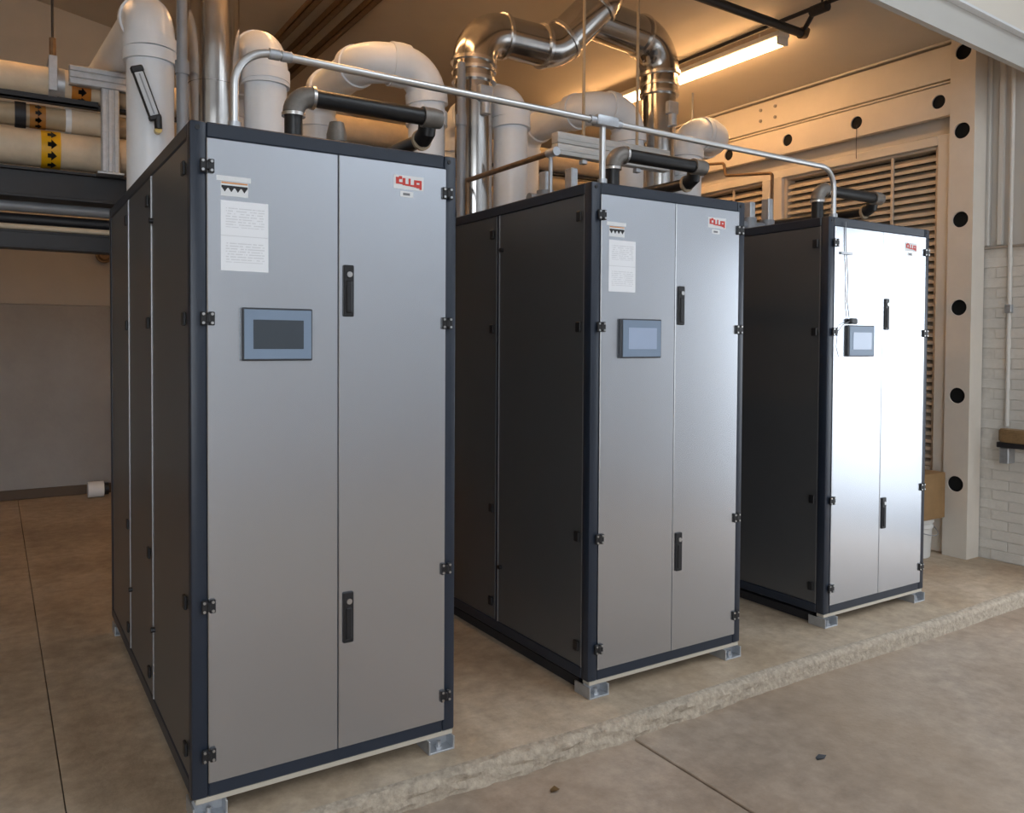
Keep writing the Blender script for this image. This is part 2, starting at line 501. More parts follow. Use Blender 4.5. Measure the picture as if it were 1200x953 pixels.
# ---- right wall -----------------------------------------------------------------
wr = MB().box(XW + 0.005, XW + 0.30, OP_Y1, 0.50, -0.1, 2.07).build('wall_right', M_MORTAR)
structure(wr, 'cream painted brick wall to the right of the perforated column', 'wall')
BL, BH, BG = 0.206, 0.061, 0.006
brick_me = MB().box(0, BL, 0, 0.05, 0, BH, 0.0025).mesh('brick', M_BRICK)
half_me = MB().box(0, BL / 2 - BG / 2, 0, 0.05, 0, BH, 0.0025).mesh('brick', M_BRICK)
row = 0
z = 0.002
while z + BH < 2.07:
    y = OP_Y1 + 0.004
    first = row % 2
    while y < 0.44:
        me = half_me if first else brick_me
        L = BL / 2 - BG / 2 if first else BL
        first = 0
        if y + L > 0.505: break
        # brick local x runs along world +y, local y depth along +x
        b_ = link('brick', me, wr, (XW + random.uniform(-0.001, 0.001), y + L, z), (0, 0, -PI / 2))
        y += L + BG
    z += BH + BG
    row += 1
# upper ribbed metal cladding, on a ledge
wu = MB().box(XW + 0.03, XW + 0.30, OP_Y1, 0.50, 2.075, 3.6).build('wall_right_upper', mat('cladding_paint', (0.60, 0.57, 0.53), 0.5))
structure(wu, 'ribbed metal cladding above the painted brick wall', 'wall')
rib = MB().box(0, 0.03, 0, 0.035, 0, 1.5, 0.006).mesh('rib', mat('rib_paint', (0.66, 0.63, 0.58), 0.45))
for y in (0.40, 0.315, 0.12, 0.035, -0.05, -0.135, -0.22, -0.30, -0.385):
    link('rib', rib, wu, (XW, y, 2.09))
MB().box(XW - 0.012, XW + 0.03, OP_Y1, 0.43, 2.068, 2.085, 0.003).build('ledge', mat('ledge_metal', (0.35, 0.30, 0.25), 0.5), wu)
o = MB().box(XW, XW + 0.3, YF - 0.2, OP_Y0, -0.1, 5.2).build('wall_right_front', M_ENTRY); structure(o)
o = MB().box(XW, XW + 0.3, OP_Y0, 0.12, OP_Z1, 5.2).build('wall_right_lintel', M_ENTRY); structure(o)
# yard outside
o = MB().box(6.9, 40, -40, 40, -0.3, -0.08).build('yard', M_OUT)
structure(o)
o = MB().box(5.6, 6.9, -40, 40, -0.3, -0.082).build('yard_dark_strip', mat('dim_ground', (0.2, 0.2, 0.205), 0.9, noise=0.2, nscale=30))  # unseen dark strip added to dim the low reflection in the doors
structure(o)
o = MB().box(-30, 5.6, -40, YF - 0.2, -0.3, -0.08).build('yard_front', M_OUT)
structure(o)

# wall carrying the louvres
wl = MB().box(XW + 0.05, XW + 0.3, 0.5, YB, -0.1, 3.9).build('wall_right_rear', M_LDARK); structure(wl)
def plate(x0, x1, y0, y1, z0, z1, nm='wall_plate', mm=M_PAINT, bev=0.004):
    return MB().box(x0, x1, y0, y1, z0, z1, bev).build(nm, mm, wl)
plate(5.015, 5.21, 0.585, YB, 3.232, 3.462)                # fascia under the ceiling
plate(5.09, 5.21, 0.585, YB, 3.0, 3.7, 'backing_plate')
plate(5.015, 5.21, 0.585, YB, 3.48, 3.62, 'upper_fascia')
plate(5.005, 5.09, 0.585, YB, 3.205, 3.219, 'ledge')      # thin shadow ledge
plate(5.10, 5.21, 0.585, YB, 2.865, 3.0, 'recess_plate', mat('recess_shaded', (0.60, 0.57, 0.52), 0.6))  # greyer than the wall, painting in the shade of the recess
plate(5.04, 5.21, 0.585, YB, 0.001, 0.55, 'dado_plate')
plate(5.04, 5.21, 3.55, YB, 0.55, 2.866)
for y, z_ in ((2.05, 3.31), (2.2, 3.31), (2.05, 3.40), (2.2, 3.40)):
    MB().sweep([(5.018, y, z_), (5.006, y, z_)], 0.014, 8).build('bolt', M_GREYCAP, wl)

def perforated(length, width, depth, holes, r, seg=28):
    """hollow box channel; face at x=0 looking to -x, length along +y, width along z; round holes at given y"""
    m = MB()
    bm = m.bm
    edges = [0.0] + [(a + b) / 2 for a, b in zip(holes, holes[1:])] + [length]
    for k, hy in enumerate(holes):
        a, b = edges[k], edges[k + 1]
        ring0, ring1, rect = [], [], []
        angs = [2 * PI * i / seg for i in range(seg)]
        for i, t in enumerate(angs):
            c, s_ = math.cos(t), math.sin(t)
            ring0.append(bm.verts.new((0, hy + r * c, width / 2 + r * s_)))
            ring1.append(bm.verts.new((0.012, hy + r * c, width / 2 + r * s_)))
            # project onto the cell's rectangle
            ky = ((b - hy) if c > 0 else (hy - a)) / abs(c) if abs(c) > 1e-9 else 1e9
            kz = (width / 2) / abs(s_) if abs(s_) > 1e-9 else 1e9
            q = min(ky, kz)
            rect.append(bm.verts.new((0, hy + q * c, width / 2 + q * s_)))
        for i in range(seg):
            j = (i + 1) % seg
            bm.faces.new((ring0[i], ring0[j], rect[j], rect[i]))
            bm.faces.new((ring0[j], ring0[i], ring1[i], ring1[j]))
        # four corner triangles
        for cy, cz in ((b, width), (a, width), (a, 0), (b, 0)):
            ang = math.atan2(cz - width / 2, cy - hy) % (2 * PI)
            i = int(ang / (2 * PI) * seg) % seg
            j = (i + 1) % seg
            cv = bm.verts.new((0, cy, cz))
            try: bm.faces.new((rect[i], cv, rect[j]))
            except ValueError: pass
    bmesh.ops.remove_doubles(bm, verts=bm.verts[:], dist=1e-5)
    m.faces([(0, 0, 0), (0, length, 0), (depth, length, 0), (depth, 0, 0)], [(0, 1, 2, 3)])
    m.faces([(0, 0, width), (0, length, width), (depth, length, width), (depth, 0, width)], [(0, 1, 2, 3)])
    m.faces([(0, 0, 0), (0, 0, width), (depth, 0, width), (depth, 0, 0)], [(0, 1, 2, 3)])
    m.faces([(0, length, 0), (0, length, width), (depth, length, width), (depth, length, 0)], [(0, 1, 2, 3)])
    m.faces([(depth, 0, 0), (depth, 0, width), (depth, length, width), (depth, length, 0)], [(0, 1, 2, 3)])
    # the shade inside is painted by a separate near-black fill
    return m
M_HOLE = mat('painted_hole_shade', (0.01, 0.01, 0.01), 0.9)  # near-black fill painted as the shade inside the hollow steel
M_COLP = mat('column_paint', (0.72, 0.66, 0.58), 0.5, noise=0.05, nscale=4)
# beam: runs along +y at the top of the louvres
be = thing('perforated_beam', 'cream steel beam with round holes above the louvres', 'beam', (5.0, 0.585, 2.985))
perforated(4.0, 0.21, 0.05, [0.085 + 0.622 * k for k in range(7)][:7], 0.047).build('beam_channel', M_COLP, be, (0, 0, 0))
MB().box(0.02, 0.048, 0.005, 3.99, 0.02, 0.19).build('beam_shade_fill', M_HOLE, be)
co = thing('perforated_column', 'cream steel column with a row of round black holes beside the brick wall', 'column', (4.99, 0.42, 0))
pm = perforated(3.55, 0.165, 0.15, [0.495, 1.09, 1.68, 2.268, 2.858, 3.38], 0.053)
# stand it up: length to +z, width to +y
for v in pm.bm.verts:
    x, y, z_ = v.co
    v.co = (x, z_, y)
pm.build('column_channel', M_COLP, co)
MB().box(0.035, 0.14, 0.01, 0.155, 0.02, 3.5).build('column_shade_fill', M_HOLE, co)

# louvres
def louvre(y0, y1, label):
    t = thing('wall_louvre', label, 'louvre', (5.05, y0, 0.55), 'louvres in the right wall')
    H = 2.80 - 0.55
    W_ = y1 - y0
    MB().box(0.0, 0.12, 0, 0.03, 0, H, 0.003).build('frame_stile', M_LOUV, t)
    MB().box(0.0, 0.12, W_ - 0.03, W_, 0, H, 0.003).build('frame_stile', M_LOUV, t)
    MB().box(0.0, 0.12, 0.03, W_ - 0.03, H - 0.02, H, 0.003).build('frame_rail', M_LOUV, t)
    MB().box(0.0, 0.12, 0.03, W_ - 0.03, 0, 0.03, 0.003).build('frame_rail', M_LOUV, t)
    # a blade: slopes up and back, with a small front lip
    m = MB()
    y_a, y_b = 0.03, W_ - 0.03
    pr = [(0.012, 0.0), (0.012, 0.022), (0.018, 0.022), (0.075, 0.058), (0.078, 0.054), (0.02, 0.016), (0.018, 0.0)]
    n = len(pr)
    m.faces([(x, y_a, z_) for x, z_ in pr] + [(x, y_b, z_) for x, z_ in pr],
            [tuple(range(n)), tuple(range(2 * n - 1, n - 1, -1))] + [(i, n + i, n + (i + 1) % n, (i + 1) % n) for i in range(n)])
    me = m.mesh('blade', M_LOUV, 20)
    k = 0
    while 0.035 + k * 0.053 + 0.06 < H - 0.02:
        link('blade', me, t, (0, 0, 0.035 + k * 0.053))
        k += 1
    MB().box(0.0, 0.012, 0.34, 0.362, 0.03, H - 0.02, 0.002).build('blade_stop', M_LOUV, t)
    MB().box(0.10, 0.115, 0.03, W_ - 0.03, 0.03, H - 0.02).build('dark_backing', M_LDARK, t)  # solid dark sheet added to block daylight and darken the gaps
louvre(0.68, 1.98, 'cream slatted wall louvre nearest the perforated column')
louvre(2.17, 3.50, 'cream slatted wall louvre farther back behind the middle boiler')
# surround between and above the louvres
plate(5.02, 5.21, 0.585, 0.68, 0.55, 2.866, 'louvre_surround')
plate(5.02, 5.21, 1.98, 2.17, 0.55, 2.80, 'louvre_surround')
plate(5.02, 5.21, 0.68, 3.55, 2.80, 2.866, 'louvre_surround')
plate(5.005, 5.021, 2.09, 2.17, 0.55, 2.80, 'louvre_surround')
t = thing('hanging_wire', 'thin dark wire hanging down from a hole in the perforated beam', 'wire', (4.992, 1.283, 2.82))
MB().sweep([(0, 0, 0), (0.001, 0.002, 0.1), (0, 0, 0.25)], 0.0025, 6).build('wire_strand', M_BLACK, t)

# ------------------------------------------------------------------ boilers
W, D, H = 0.8795, 1.911, 2.0
FZ = 0.065
CABS = [(0.0, 0.0), (1.5188, 0.0566), (3.0352, 0.0837)]
CABL = ['silver boiler cabinet nearest the camera with a dark unlit screen',
        'middle silver boiler cabinet standing under the conduit tee fitting',
        'farthest silver boiler cabinet with a bright glare on its doors, beside the column']
FW = 0.047
_mesh = {}
def shared(key, fn):
    if key not in _mesh: _mesh[key] = fn()
    return _mesh[key]

def logo_mesh():
    """the red mark on the right-hand door: blurred red strokes joined along their foot"""
    m = MB()
    t = 0.0015
    def b(x0, x1, z0, z1): m.box(x0, x1, -t, 0, z0, z1)
    b(0.000, 0.011, 0.008, 0.030)
    b(0.011, 0.024, 0.008, 0.014); b(0.011, 0.022, 0.024, 0.034); b(0.024, 0.034, 0.005, 0.029)
    b(0.034, 0.046, 0.004, 0.010); b(0.046, 0.053, 0.004, 0.029)
    b(0.053, 0.066, 0.003, 0.009); b(0.066, 0.075, 0.002, 0.026); b(0.075, 0.086, 0.018, 0.026)
    b(0.075, 0.086, 0.000, 0.012); b(0.086, 0.094, -0.004, 0.026)
    return m.mesh('logo_print', M_RED)
def hinge_mesh():
    m = MB()
    m.box(-0.020, -0.003, -0.010, 0, -0.020, 0.020, 0.002)
    m.box(0.003, 0.020, -0.010, 0, -0.020, 0.020, 0.002)
    m.box(-0.006, 0.006, -0.013, 0, -0.013, 0.013, 0.003)
    return m.mesh('hinge', M_BLACK)
def bolt_mesh():
    return MB().sweep([(0, 0, 0), (0, -0.003, 0)], 0.0042, 8).mesh('bolt', M_CHROME)
def foot_mesh():
    m = MB()
    m.box(-0.05, 0.05, 0.0, 0.10, 0.0, 0.006, 0.001)
    m.box(-0.05, -0.044, 0.0, 0.10, 0.004, 0.047, 0.001)
    m.box(0.044, 0.05, 0.0, 0.10, 0.004, 0.047, 0.001)
    m.box(-0.046, 0.046, 0.05, 0.056, 0.004, 0.047)
    m.sweep([(0.0, 0.025, 0.005), (0.0, 0.025, 0.03)], 0.008, 8)
    m.sweep([(0.0, 0.025, 0.005), (0.0, 0.025, 0.014)], 0.014, 6)
    return m.mesh('foot', M_GALV)
def handle_mesh():
    m = MB()
    m.box(0, 0.036, -0.008, 0.0, 0, 0.165, 0.003)
    m.box(0.008, 0.028, -0.013, -0.006, 0.012, 0.115, 0.003)
    return m.mesh('door_handle', M_BLACK)
def lock_mesh():
    return MB().sweep([(0.02, -0.006, 0.135), (0.02, -0.012, 0.135)], 0.009, 14).mesh('lock_cylinder', M_CHROME)

def boiler(ci):
    X, Y = CABS[ci]
    t = thing('boiler_cabinet', CABL[ci], 'boiler', (X, Y, 0), 'three boiler cabinets in a row')
    def P(name, key, fn, loc=(0, 0, 0), rot=None, parent=None):
        return link(name, shared(key, fn), parent or t, loc, rot)
    z0, z1 = FZ, FZ + H
    # frame
    post = lambda: MB().box(0, FW, 0, FW, z0, z1, 0.007, 2).mesh('corner_post', M_NAVY)
    for x, y in ((0, 0), (W - FW + 0.008, 0), (0, D - FW), (W - FW + 0.008, D - FW)):
        P('corner_post', 'post', post if x == 0 else post, (x - (0.008 if x else 0), y, 0))
    rx = lambda: MB().box(FW, W - FW, 0.001, FW, 0, FW * 0.97, 0.004).mesh('rail', M_NAVY)
    ry = lambda: MB().box(0.001, FW, FW, D - FW, 0, FW * 0.97, 0.004).mesh('rail', M_NAVY)
    for z_, nm in ((z0, 'bottom_rail'), (z1 - FW * 0.97, 'top_rail')):
        P(nm, 'rx', rx, (0, 0, z_)); P(nm, 'rx', rx, (0, D - FW, z_))
        P(nm, 'ry', ry, (0, 0, z_)); P(nm, 'ry', ry, (W - FW, 0, z_))
    P('top_panel', 'top', lambda: MB().box(FW, W - FW, FW, D - FW, z1 - 0.03, z1 - 0.0005).mesh('top_panel', M_SIDE))
    P('bottom_panel', 'bot', lambda: MB().box(FW, W - FW, FW, D - FW, z0 + 0.005, z0 + 0.02).mesh('bottom_panel', M_DARK))
    P('back_panel', 'back', lambda: MB().box(FW, W - FW, D - 0.02, D - 0.008, z0 + FW, z1 - FW).mesh('back_panel', M_SIDE))
    P('base_rail', 'base', lambda: MB().box(0.012, W - 0.004, 0.006, 0.05, z0 - 0.018, z0 - 0.001, 0.002).mesh('base_rail', M_BASE))
    for x in (0.05, W - 0.055):
        for y, rz in ((-0.012, 0), (D - 0.02, PI)):
            P('foot', 'foot', foot_mesh, (x, y, 0), (0, 0, rz))
    P('skid', 'skid', lambda: MB().box(0.03, 0.07, 0.1, D - 0.1, 0.0, z0 - 0.02, 0.003).mesh('skid', M_DARK))
    P('skid', 'skid', None, (W - 0.1, 0, 0))
    P('skid', 'skidx', lambda: MB().box(0.12, W - 0.12, 0.11, 0.15, 0.0, z0 - 0.02, 0.003).mesh('skid', M_DARK))
    # doors
    dz0, dz1 = z0 + 0.042, z1 - 0.046
    xs = 0.450
    dl = P('door', 'dl', lambda: MB().box(0.047, xs - 0.0012, -0.004, 0.014, dz0, dz1, 0.0025).mesh('door', M_SILVER))
    dr = P('door', 'dr', lambda: MB().box(xs + 0.0012, 0.838, -0.005, 0.014, dz0, dz1, 0.0025).mesh('door', M_SILVER))
    for zh in (1.440, 0.385):
        hd_ = P('door_handle', 'hnd', handle_mesh, (0.464, -0.005, z0 + zh), None, dr)
        lk = P('lock_cylinder', 'lock', lock_mesh, (0.464, -0.005, z0 + zh), None, t)
    # hinges on the front, and on the sides
    for xh in (0.047, 0.840):
        for zh in (1.870, 1.425, 0.575, 0.130):
            h_ = P('hinge', 'hinge', hinge_mesh, (xh, -0.004, z0 + zh))
            for dx in (-0.0125, 0.0125):
                for dz in (-0.013, 0.013):
                    P('bolt', 'bolt', bolt_mesh, (dx, -0.010, dz), None, h_)
    for yh in (0.075, 0.745, 1.30):
        for zh in (1.870, 1.425, 0.575, 0.130):
            P('side_hinge', 'shinge', lambda: MB().box(-0.010, 0, -0.016, 0.016, -0.021, 0.021, 0.003).mesh('side_hinge', M_BLACK), (0.001, yh, z0 + zh))
            P('side_hinge', 'shinge', None, (W + 0.008, yh, z0 + zh))
    for x in (0.022, W - 0.03):
        P('corner_screw', 'screw', lambda: MB().sweep([(0, 0.001, 0), (0, -0.003, 0)], 0.007, 10).mesh('corner_screw', M_BLACK), (x, 0, z1 - 0.02))
    # side panels
    for i, (a, b) in enumerate(((FW + 0.004, 0.690), (0.716, 1.272), (1.292, D - FW - 0.003))):
        fn = lambda a=a, b=b: MB().box(0.004, 0.018, a, b, z0 + 0.046, z1 - 0.046, 0.003).mesh('side_panel', M_SIDE)
        P('side_panel', 'side%d' % i, fn)
        P('side_panel', 'side%d' % i, fn, (W - 0.022, 0, 0))
    for yj in (0.6895, 1.2715):
        fn = lambda: MB().box(0.001, 0.016, 0.0, 0.004, z0 + 0.046, z1 - 0.046).mesh('panel_trim', M_TRIM)
        P('panel_trim', 'trim', fn, (0, yj, 0))
        P('panel_trim', 'trimw', lambda: MB().box(0.006, 0.016, 0.0, 0.022, z0 + 0.046, z1 - 0.046).mesh('panel_trim', M_NAVY), (0, yj + 0.004, 0))
    P('panel_trim', 'trim', None, (0.001, FW + 0.001, 0))
    for yk, zk in ((0.665, 1.79), (0.665, 0.31), (1.23, 0.31)):
        P('latch_knob', 'knob', lambda: MB().sweep([(0.004, 0, 0), (-0.010, 0, 0)], 0.010, 12).mesh('latch_knob', M_BLACK), (0, yk, z0 + zk))
    # control panel
    cp = P('control_panel', 'cp', lambda: MB().box(0.142, 0.360, -0.020, -0.004, z0 + 1.300, z0 + 1.460, 0.003).mesh('control_panel', M_BEZELE))
    link('bezel', shared('bez', lambda: MB().box(0.149, 0.3545, -0.0225, -0.019, z0 + 1.3055, z0 + 1.4545, 0.001).mesh('bezel', M_BEZEL)), cp)
    sk, sm = ('scrA', M_SCREEN) if ci == 0 else ('scrB', M_SCREENB)
    link('screen', shared(sk, lambda: MB().box(0.176, 0.330, -0.0240, -0.022, z0 + 1.336, z0 + 1.424, 0.0005).mesh('screen', sm)), cp)
    # stickers
    if ci < 2: P('notice_sheet', 'notice', lambda: MB().box(0.086, 0.226, -0.0052, -0.0038, z0 + 1.568, z0 + 1.775).mesh('notice_sheet', M_PAPER))
    if ci < 2:
        lb = P('rating_label', 'lab', lambda: MB().box(0.086, 0.166, -0.0052, -0.0038, z0 + 1.788, z0 + 1.830).mesh('rating_label', M_WHITE))
        link('label_header', shared('lab_h', lambda: MB().box(0.074, 0.174, -0.0056, -0.0038, z0 + 1.832, z0 + 1.847).mesh('label_header', M_WHITE)), lb)
        link('orange_stripe', shared('lab_o', lambda: MB().box(0.088, 0.164, -0.0058, -0.005, z0 + 1.8245, z0 + 1.829).mesh('orange_stripe', M_ORANGE)), lb)
        def ink():
            m = MB()
            m.box(0.088, 0.164, -0.0060, -0.005, z0 + 1.812, z0 + 1.819)
            for k in range(4):
                x = 0.0975 + 0.019 * k
                m.faces([(x - 0.009, -0.0060, z0 + 1.814), (x + 0.009, -0.0060, z0 + 1.814), (x, -0.0060, z0 + 1.800),
                         (x - 0.009, -0.005, z0 + 1.814), (x + 0.009, -0.005, z0 + 1.814), (x, -0.005, z0 + 1.800)],
                        [(0, 1, 2), (5, 4, 3), (0, 3, 4, 1), (1, 4, 5, 2), (2, 5, 3, 0)])
            return m.mesh('label_print', M_INK)
        link('label_print', shared('lab_i', ink), lb)
    br = P('brand_sticker', 'brand', lambda: MB().box(0.640, 0.750, -0.0060, -0.0048, z0 + 1.868, z0 + 1.914).mesh('brand_sticker', M_WHITE))
    link('logo_print', shared('logo', logo_mesh), br, (0.648, -0.0060, z0 + 1.876))
    sn = P('serial_tag', 'serial', lambda: MB().box(0.664, 0.712, -0.0060, -0.0048, z0 + 1.842, z0 + 1.862).mesh('serial_tag', M_WHITE))
    link('serial_print', shared('serp', lambda: MB().box(0.674, 0.699, -0.0064, -0.0058, z0 + 1.848, z0 + 1.856).mesh('serial_print', M_GREYINK)), sn)
    return t
for i in range(3): boiler(i)
TOP = FZ + H

# ------------------------------------------------------------------ PVC vent pipes
def pvc(label, pts, coupling_z=(2.75, 2.86), br=0.155):
    p0 = Vector(pts[0])
    t = thing('pvc_vent_pipe', label, 'pipe', p0, 'white vent pipes on the boilers')
    pipe_parts(t, pts, 0.106, br, M_PVC, elbow='elbow', er=0.112, collar=0.010, seg=28, clen=0.06)
    a, b = coupling_z
    MB().sweep([(0, 0, a - p0.z), (0, 0, b - p0.z)], 0.121, 28).build('coupling', M_PVC, t)
    MB().ring((0, 0, TOP + 0.012 - p0.z), (0, 0, 1), 0.106, 0.118, 0.024, 28).build('flange', M_GREYP, t)
A = (0.16, 1.72); B = (0.70, 1.69)
YE = 2.42
x, y = A
pvc('white vent pipe carrying the black thermometer at the left edge of the nearest boiler',
    [(x, y, TOP), (x, y, 2.975), (x, YB + 0.01, 3.475)], (2.745, 2.80))
x, y = B
pvc('white vent pipe beside the bent end of the conduit on the nearest boiler',
    [(x, y, TOP), (x, y, 2.93), (x, YE, 2.93), (x, YE, 2.2)], (2.72, 2.80))
for ci, jog, nm in ((1, 0.37, 'white vent pipe with a double elbow at the left edge of the middle boiler'),
                    (2, 0.33, 'white vent pipe with a double elbow at the left edge of the farthest boiler')):
    x, y = CABS[ci][0] + A[0] - (0.02 if ci == 1 else -0.02), CABS[ci][1] + A[1]
    pvc(nm, [(x, y, TOP), (x, y, 3.0), (x - jog, y, 3.0), (x - jog, YE + 0.17, 3.0), (x - jog, YE + 0.17, 2.2)], (2.68, 2.76))
x, y = CABS[1][0] + B[0], CABS[1][1] + B[1]
pvc('white vent pipe just right of the steel flue riser on the middle boiler',
    [(x, y, TOP), (x, y, 2.93), (x, YE + .05, 2.93), (x, YE + .05, 2.2)], (2.80, 2.87))
x, y = CABS[2][0] + B[0], CABS[2][1] + B[1]
pvc('white vent pipe bending right above the farthest boiler',
    [(x, y, TOP), (x, y, 2.95), (x + 0.36, y, 2.95), (x + 0.36, YE + .15, 2.95), (x + 0.36, YE + .15, 2.2)], (2.62, 2.70))

# ------------------------------------------------------------------ stainless flues
def bands(t, c, zs, r):
    for z_ in zs:
        MB().ring((c[0], c[1], z_), (0, 0, 1), r - 0.002, r + 0.008, 0.02, 32).build('clamp_band', M_STEELB, t)
t = thing('flue_stack', 'wide stainless steel flue rising straight from the nearest boiler to the ceiling', 'flue', (0.45, 1.71, TOP))
ztop = ceil_z(0.58) - 0.006
MB().sweep([(0, 0, 0), (0, 0, 0.62)], 0.119, 36).build('flue_section', M_STEEL, t)
MB().sweep([(0, 0, 0.62), (0, 0, 1.30)], 0.1215, 36).build('flue_section', M_STEEL, t)
MB().sweep([(0, 0, 1.30), (0, 0, ztop - TOP)], 0.119, 36).build('flue_section', M_STEEL, t)
bands(t, (0, 0), (1.32,), 0.119)
MB().ring((0, 0, 0.03), (0, 0, 1), 0.119, 0.130, 0.02, 32).build('flange', M_STEELB, t)

c2 = (CABS[1][0] + 0.45, CABS[1][1] + 1.71); c3 = (CABS[2][0] + 0.45, CABS[2][1] + 1.71)
t = thing('flue_duct', 'bent stainless steel flue duct joining the middle and farthest boilers', 'duct', (c2[0], c2[1], TOP))
O2 = Vector(t.location)
def seg_(a, b, r, nm='duct_section'):
    MB().sweep([Vector(a) - O2, Vector(b) - O2], r, 36).build(nm, M_STEEL, t)
def path_(pts, r, br):
    for kind, P_ in fillet(pts, br):
        if kind == 'run':
            MB().sweep([q - O2 for q in P_], r, 36).build('duct_section', M_STEEL, t)
        else:
            MB().sweep([q - O2 for q in P_], r + 0.006, 36).build('duct_elbow', M_STEEL, t)
            for q, q2 in ((P_[0], P_[1]), (P_[-1], P_[-2])):
                MB().ring(q - O2, (q - q2), r - 0.002, r + 0.015, 0.02, 36).build('clamp_band', M_STEELB, t)
seg_((c2[0], c2[1], TOP), (c2[0], c2[1], 2.98), 0.112)
path_([(c2[0], c2[1], 2.98), (c2[0], c2[1], 3.30), (2.56, c2[1], 3.30), (2.86, 1.62, 3.64), (2.86, 1.62, ceil_z(2.86) - 0.03)], 0.124, 0.20)
seg_((c3[0], c3[1], TOP), (c3[0], c3[1], 3.16), 0.115)
path_([(c3[0], c3[1], 3.16), (c3[0], c3[1], 3.53), (2.80, 1.70, 3.53)], 0.130, 0.22)
bands(t, (0, 0), (2.99 - O2.z, 3.05 - O2.z), 0.126)
bands(t, (c3[0] - O2.x, c3[1] - O2.y), (3.17 - O2.z, 3.23 - O2.z), 0.130)
for (cx, cy), z_ in ((c2, 2.90), (c3, 3.06)):
    MB().box(cx - O2.x - 0.04, cx - O2.x + 0.05, cy - O2.y - 0.145, cy - O2.y - 0.10, z_ - O2.z - 0.05, z_ - O2.z + 0.035, 0.005).build('sensor_box', M_GALV, t)
    MB().sweep([(cx - O2.x + 0.01, cy - O2.y - 0.125, z_ - O2.z - 0.05), (cx - O2.x + 0.01, cy - O2.y - 0.125, z_ - O2.z - 0.13)], 0.03, 12).build('sensor_stem', M_GALV, t)

# thin grey risers beside the flues
for ci, zt, lb in ((0, ceil_z(0.27) - .01, 'thin grey riser pipe between the thermometer pipe and the wide flue'), (1, 3.02, 'thin grey riser pipe left of the flue on the middle boiler')):
    t = thing('drain_riser', lb, 'pipe', (CABS[ci][0] + 0.27, CABS[ci][1] + 1.54, TOP))
    h = zt - TOP
    MB().sweep([(0, 0, 0), (0, 0, 0.62)], 0.026, 16).build('pipe_section', M_GREYP, t)
    MB().sweep([(0, 0, 0.60), (0, 0, 0.66)], 0.032, 16).build('coupling', M_GREYP, t)
    MB().sweep([(0, 0, 0.66), (0, 0, h)], 0.024, 16).build('pipe_section', M_GREYP, t)

# ------------------------------------------------------------------ gas pipes with valve trains
GL = ['black gas pipe looping over the front of the nearest boiler',
      'black gas pipe looping behind the grey hanging channel on the middle boiler',
      'black gas pipe looping over the farthest boiler in front of the louvre']
for ci in range(3):
    X, Y = CABS[ci]
    g = (X + 0.43, Y + 0.39)
    t = thing('gas_pipe', GL[ci], 'pipe', (g[0], g[1], TOP), 'black gas pipes')
    zr = 2.305 - (TOP)
    pr = 0.032
    MB().sweep([(0, 0, 0), (0, 0, zr - 0.075)], pr, 18).build('riser', M_GAS, t)
    arc = [(0.065 - 0.065 * math.cos(a), 0, zr - 0.065 + 0.065 * math.sin(a)) for a in [PI / 2 * k / 8 for k in range(9)]]
    MB().sweep(arc, pr + 0.006, 18).build('elbow', M_GASF, t)
    MB().ring((0, 0, zr - 0.072), (0, 0, 1), pr, pr + 0.010, 0.012, 18).build('collar', M_STEELB, t)
    MB().ring((0.070, 0, zr), (1, 0, 0), pr, pr + 0.010, 0.012, 18).build('collar', M_STEELB, t)
    xe = 0.56
    MB().sweep([(0.07, 0, zr), (xe - 0.05, 0, zr)], pr, 18).build('crossover', M_GAS, t)
    MB().sweep([(xe - 0.05, 0, zr), (xe, 0, zr), (xe + 0.03, 0.0, zr)], [pr + 0.008, pr + 0.008, pr + 0.004], 18).build('elbow', M_GASF, t)
    MB().sweep([(xe - 0.015, 0.02, zr), (xe - 0.015, 0.03, zr - 0.05), (xe - 0.015, 0.07, zr - 0.07)], pr + 0.004, 18).build('tee', M_GAS, t)
    MB().ring((xe - 0.015, 0.075, zr - 0.07), (0, 1, 0), pr - 0.002, pr + 0.010, 0.014, 18).build('collar', M_INSUL2, t)
    MB().sweep([(xe - 0.015, 0.07, zr - 0.07), (xe - 0.015, 1.75, zr - 0.05)], pr - 0.004, 18).build('return_run', M_GAS, t)
    # valve train on the cabinet top
    vx, vy = X + 0.40 - g[0], Y + 0.80 - g[1]
    b0 = 0.01
    MB().sweep([(vx - 0.16, vy, 0.075), (vx + 0.24, vy, 0.075)], 0.026, 14).build('valve_pipe', M_GREYP, t)
    for k, dx in enumerate((-0.06, 0.10)):
        MB().sweep([(vx + dx, vy, 0.02), (vx + dx, vy, 0.12)], 0.045, 14).build('valve_body', M_GREYP, t)
        hh = 0.14 if ci == 0 else 0.215 + 0.035 * k
        MB().box(vx + dx - 0.021, vx + dx + 0.021, vy - 0.03, vy + 0.03, 0.115, hh, 0.005).build('actuator', M_GALV, t)
    MB().box(vx - 0.17, vx + 0.25, vy - 0.03, vy + 0.03, 0.0, 0.045, 0.004).build('valve_bracket', M_GREYP, t)

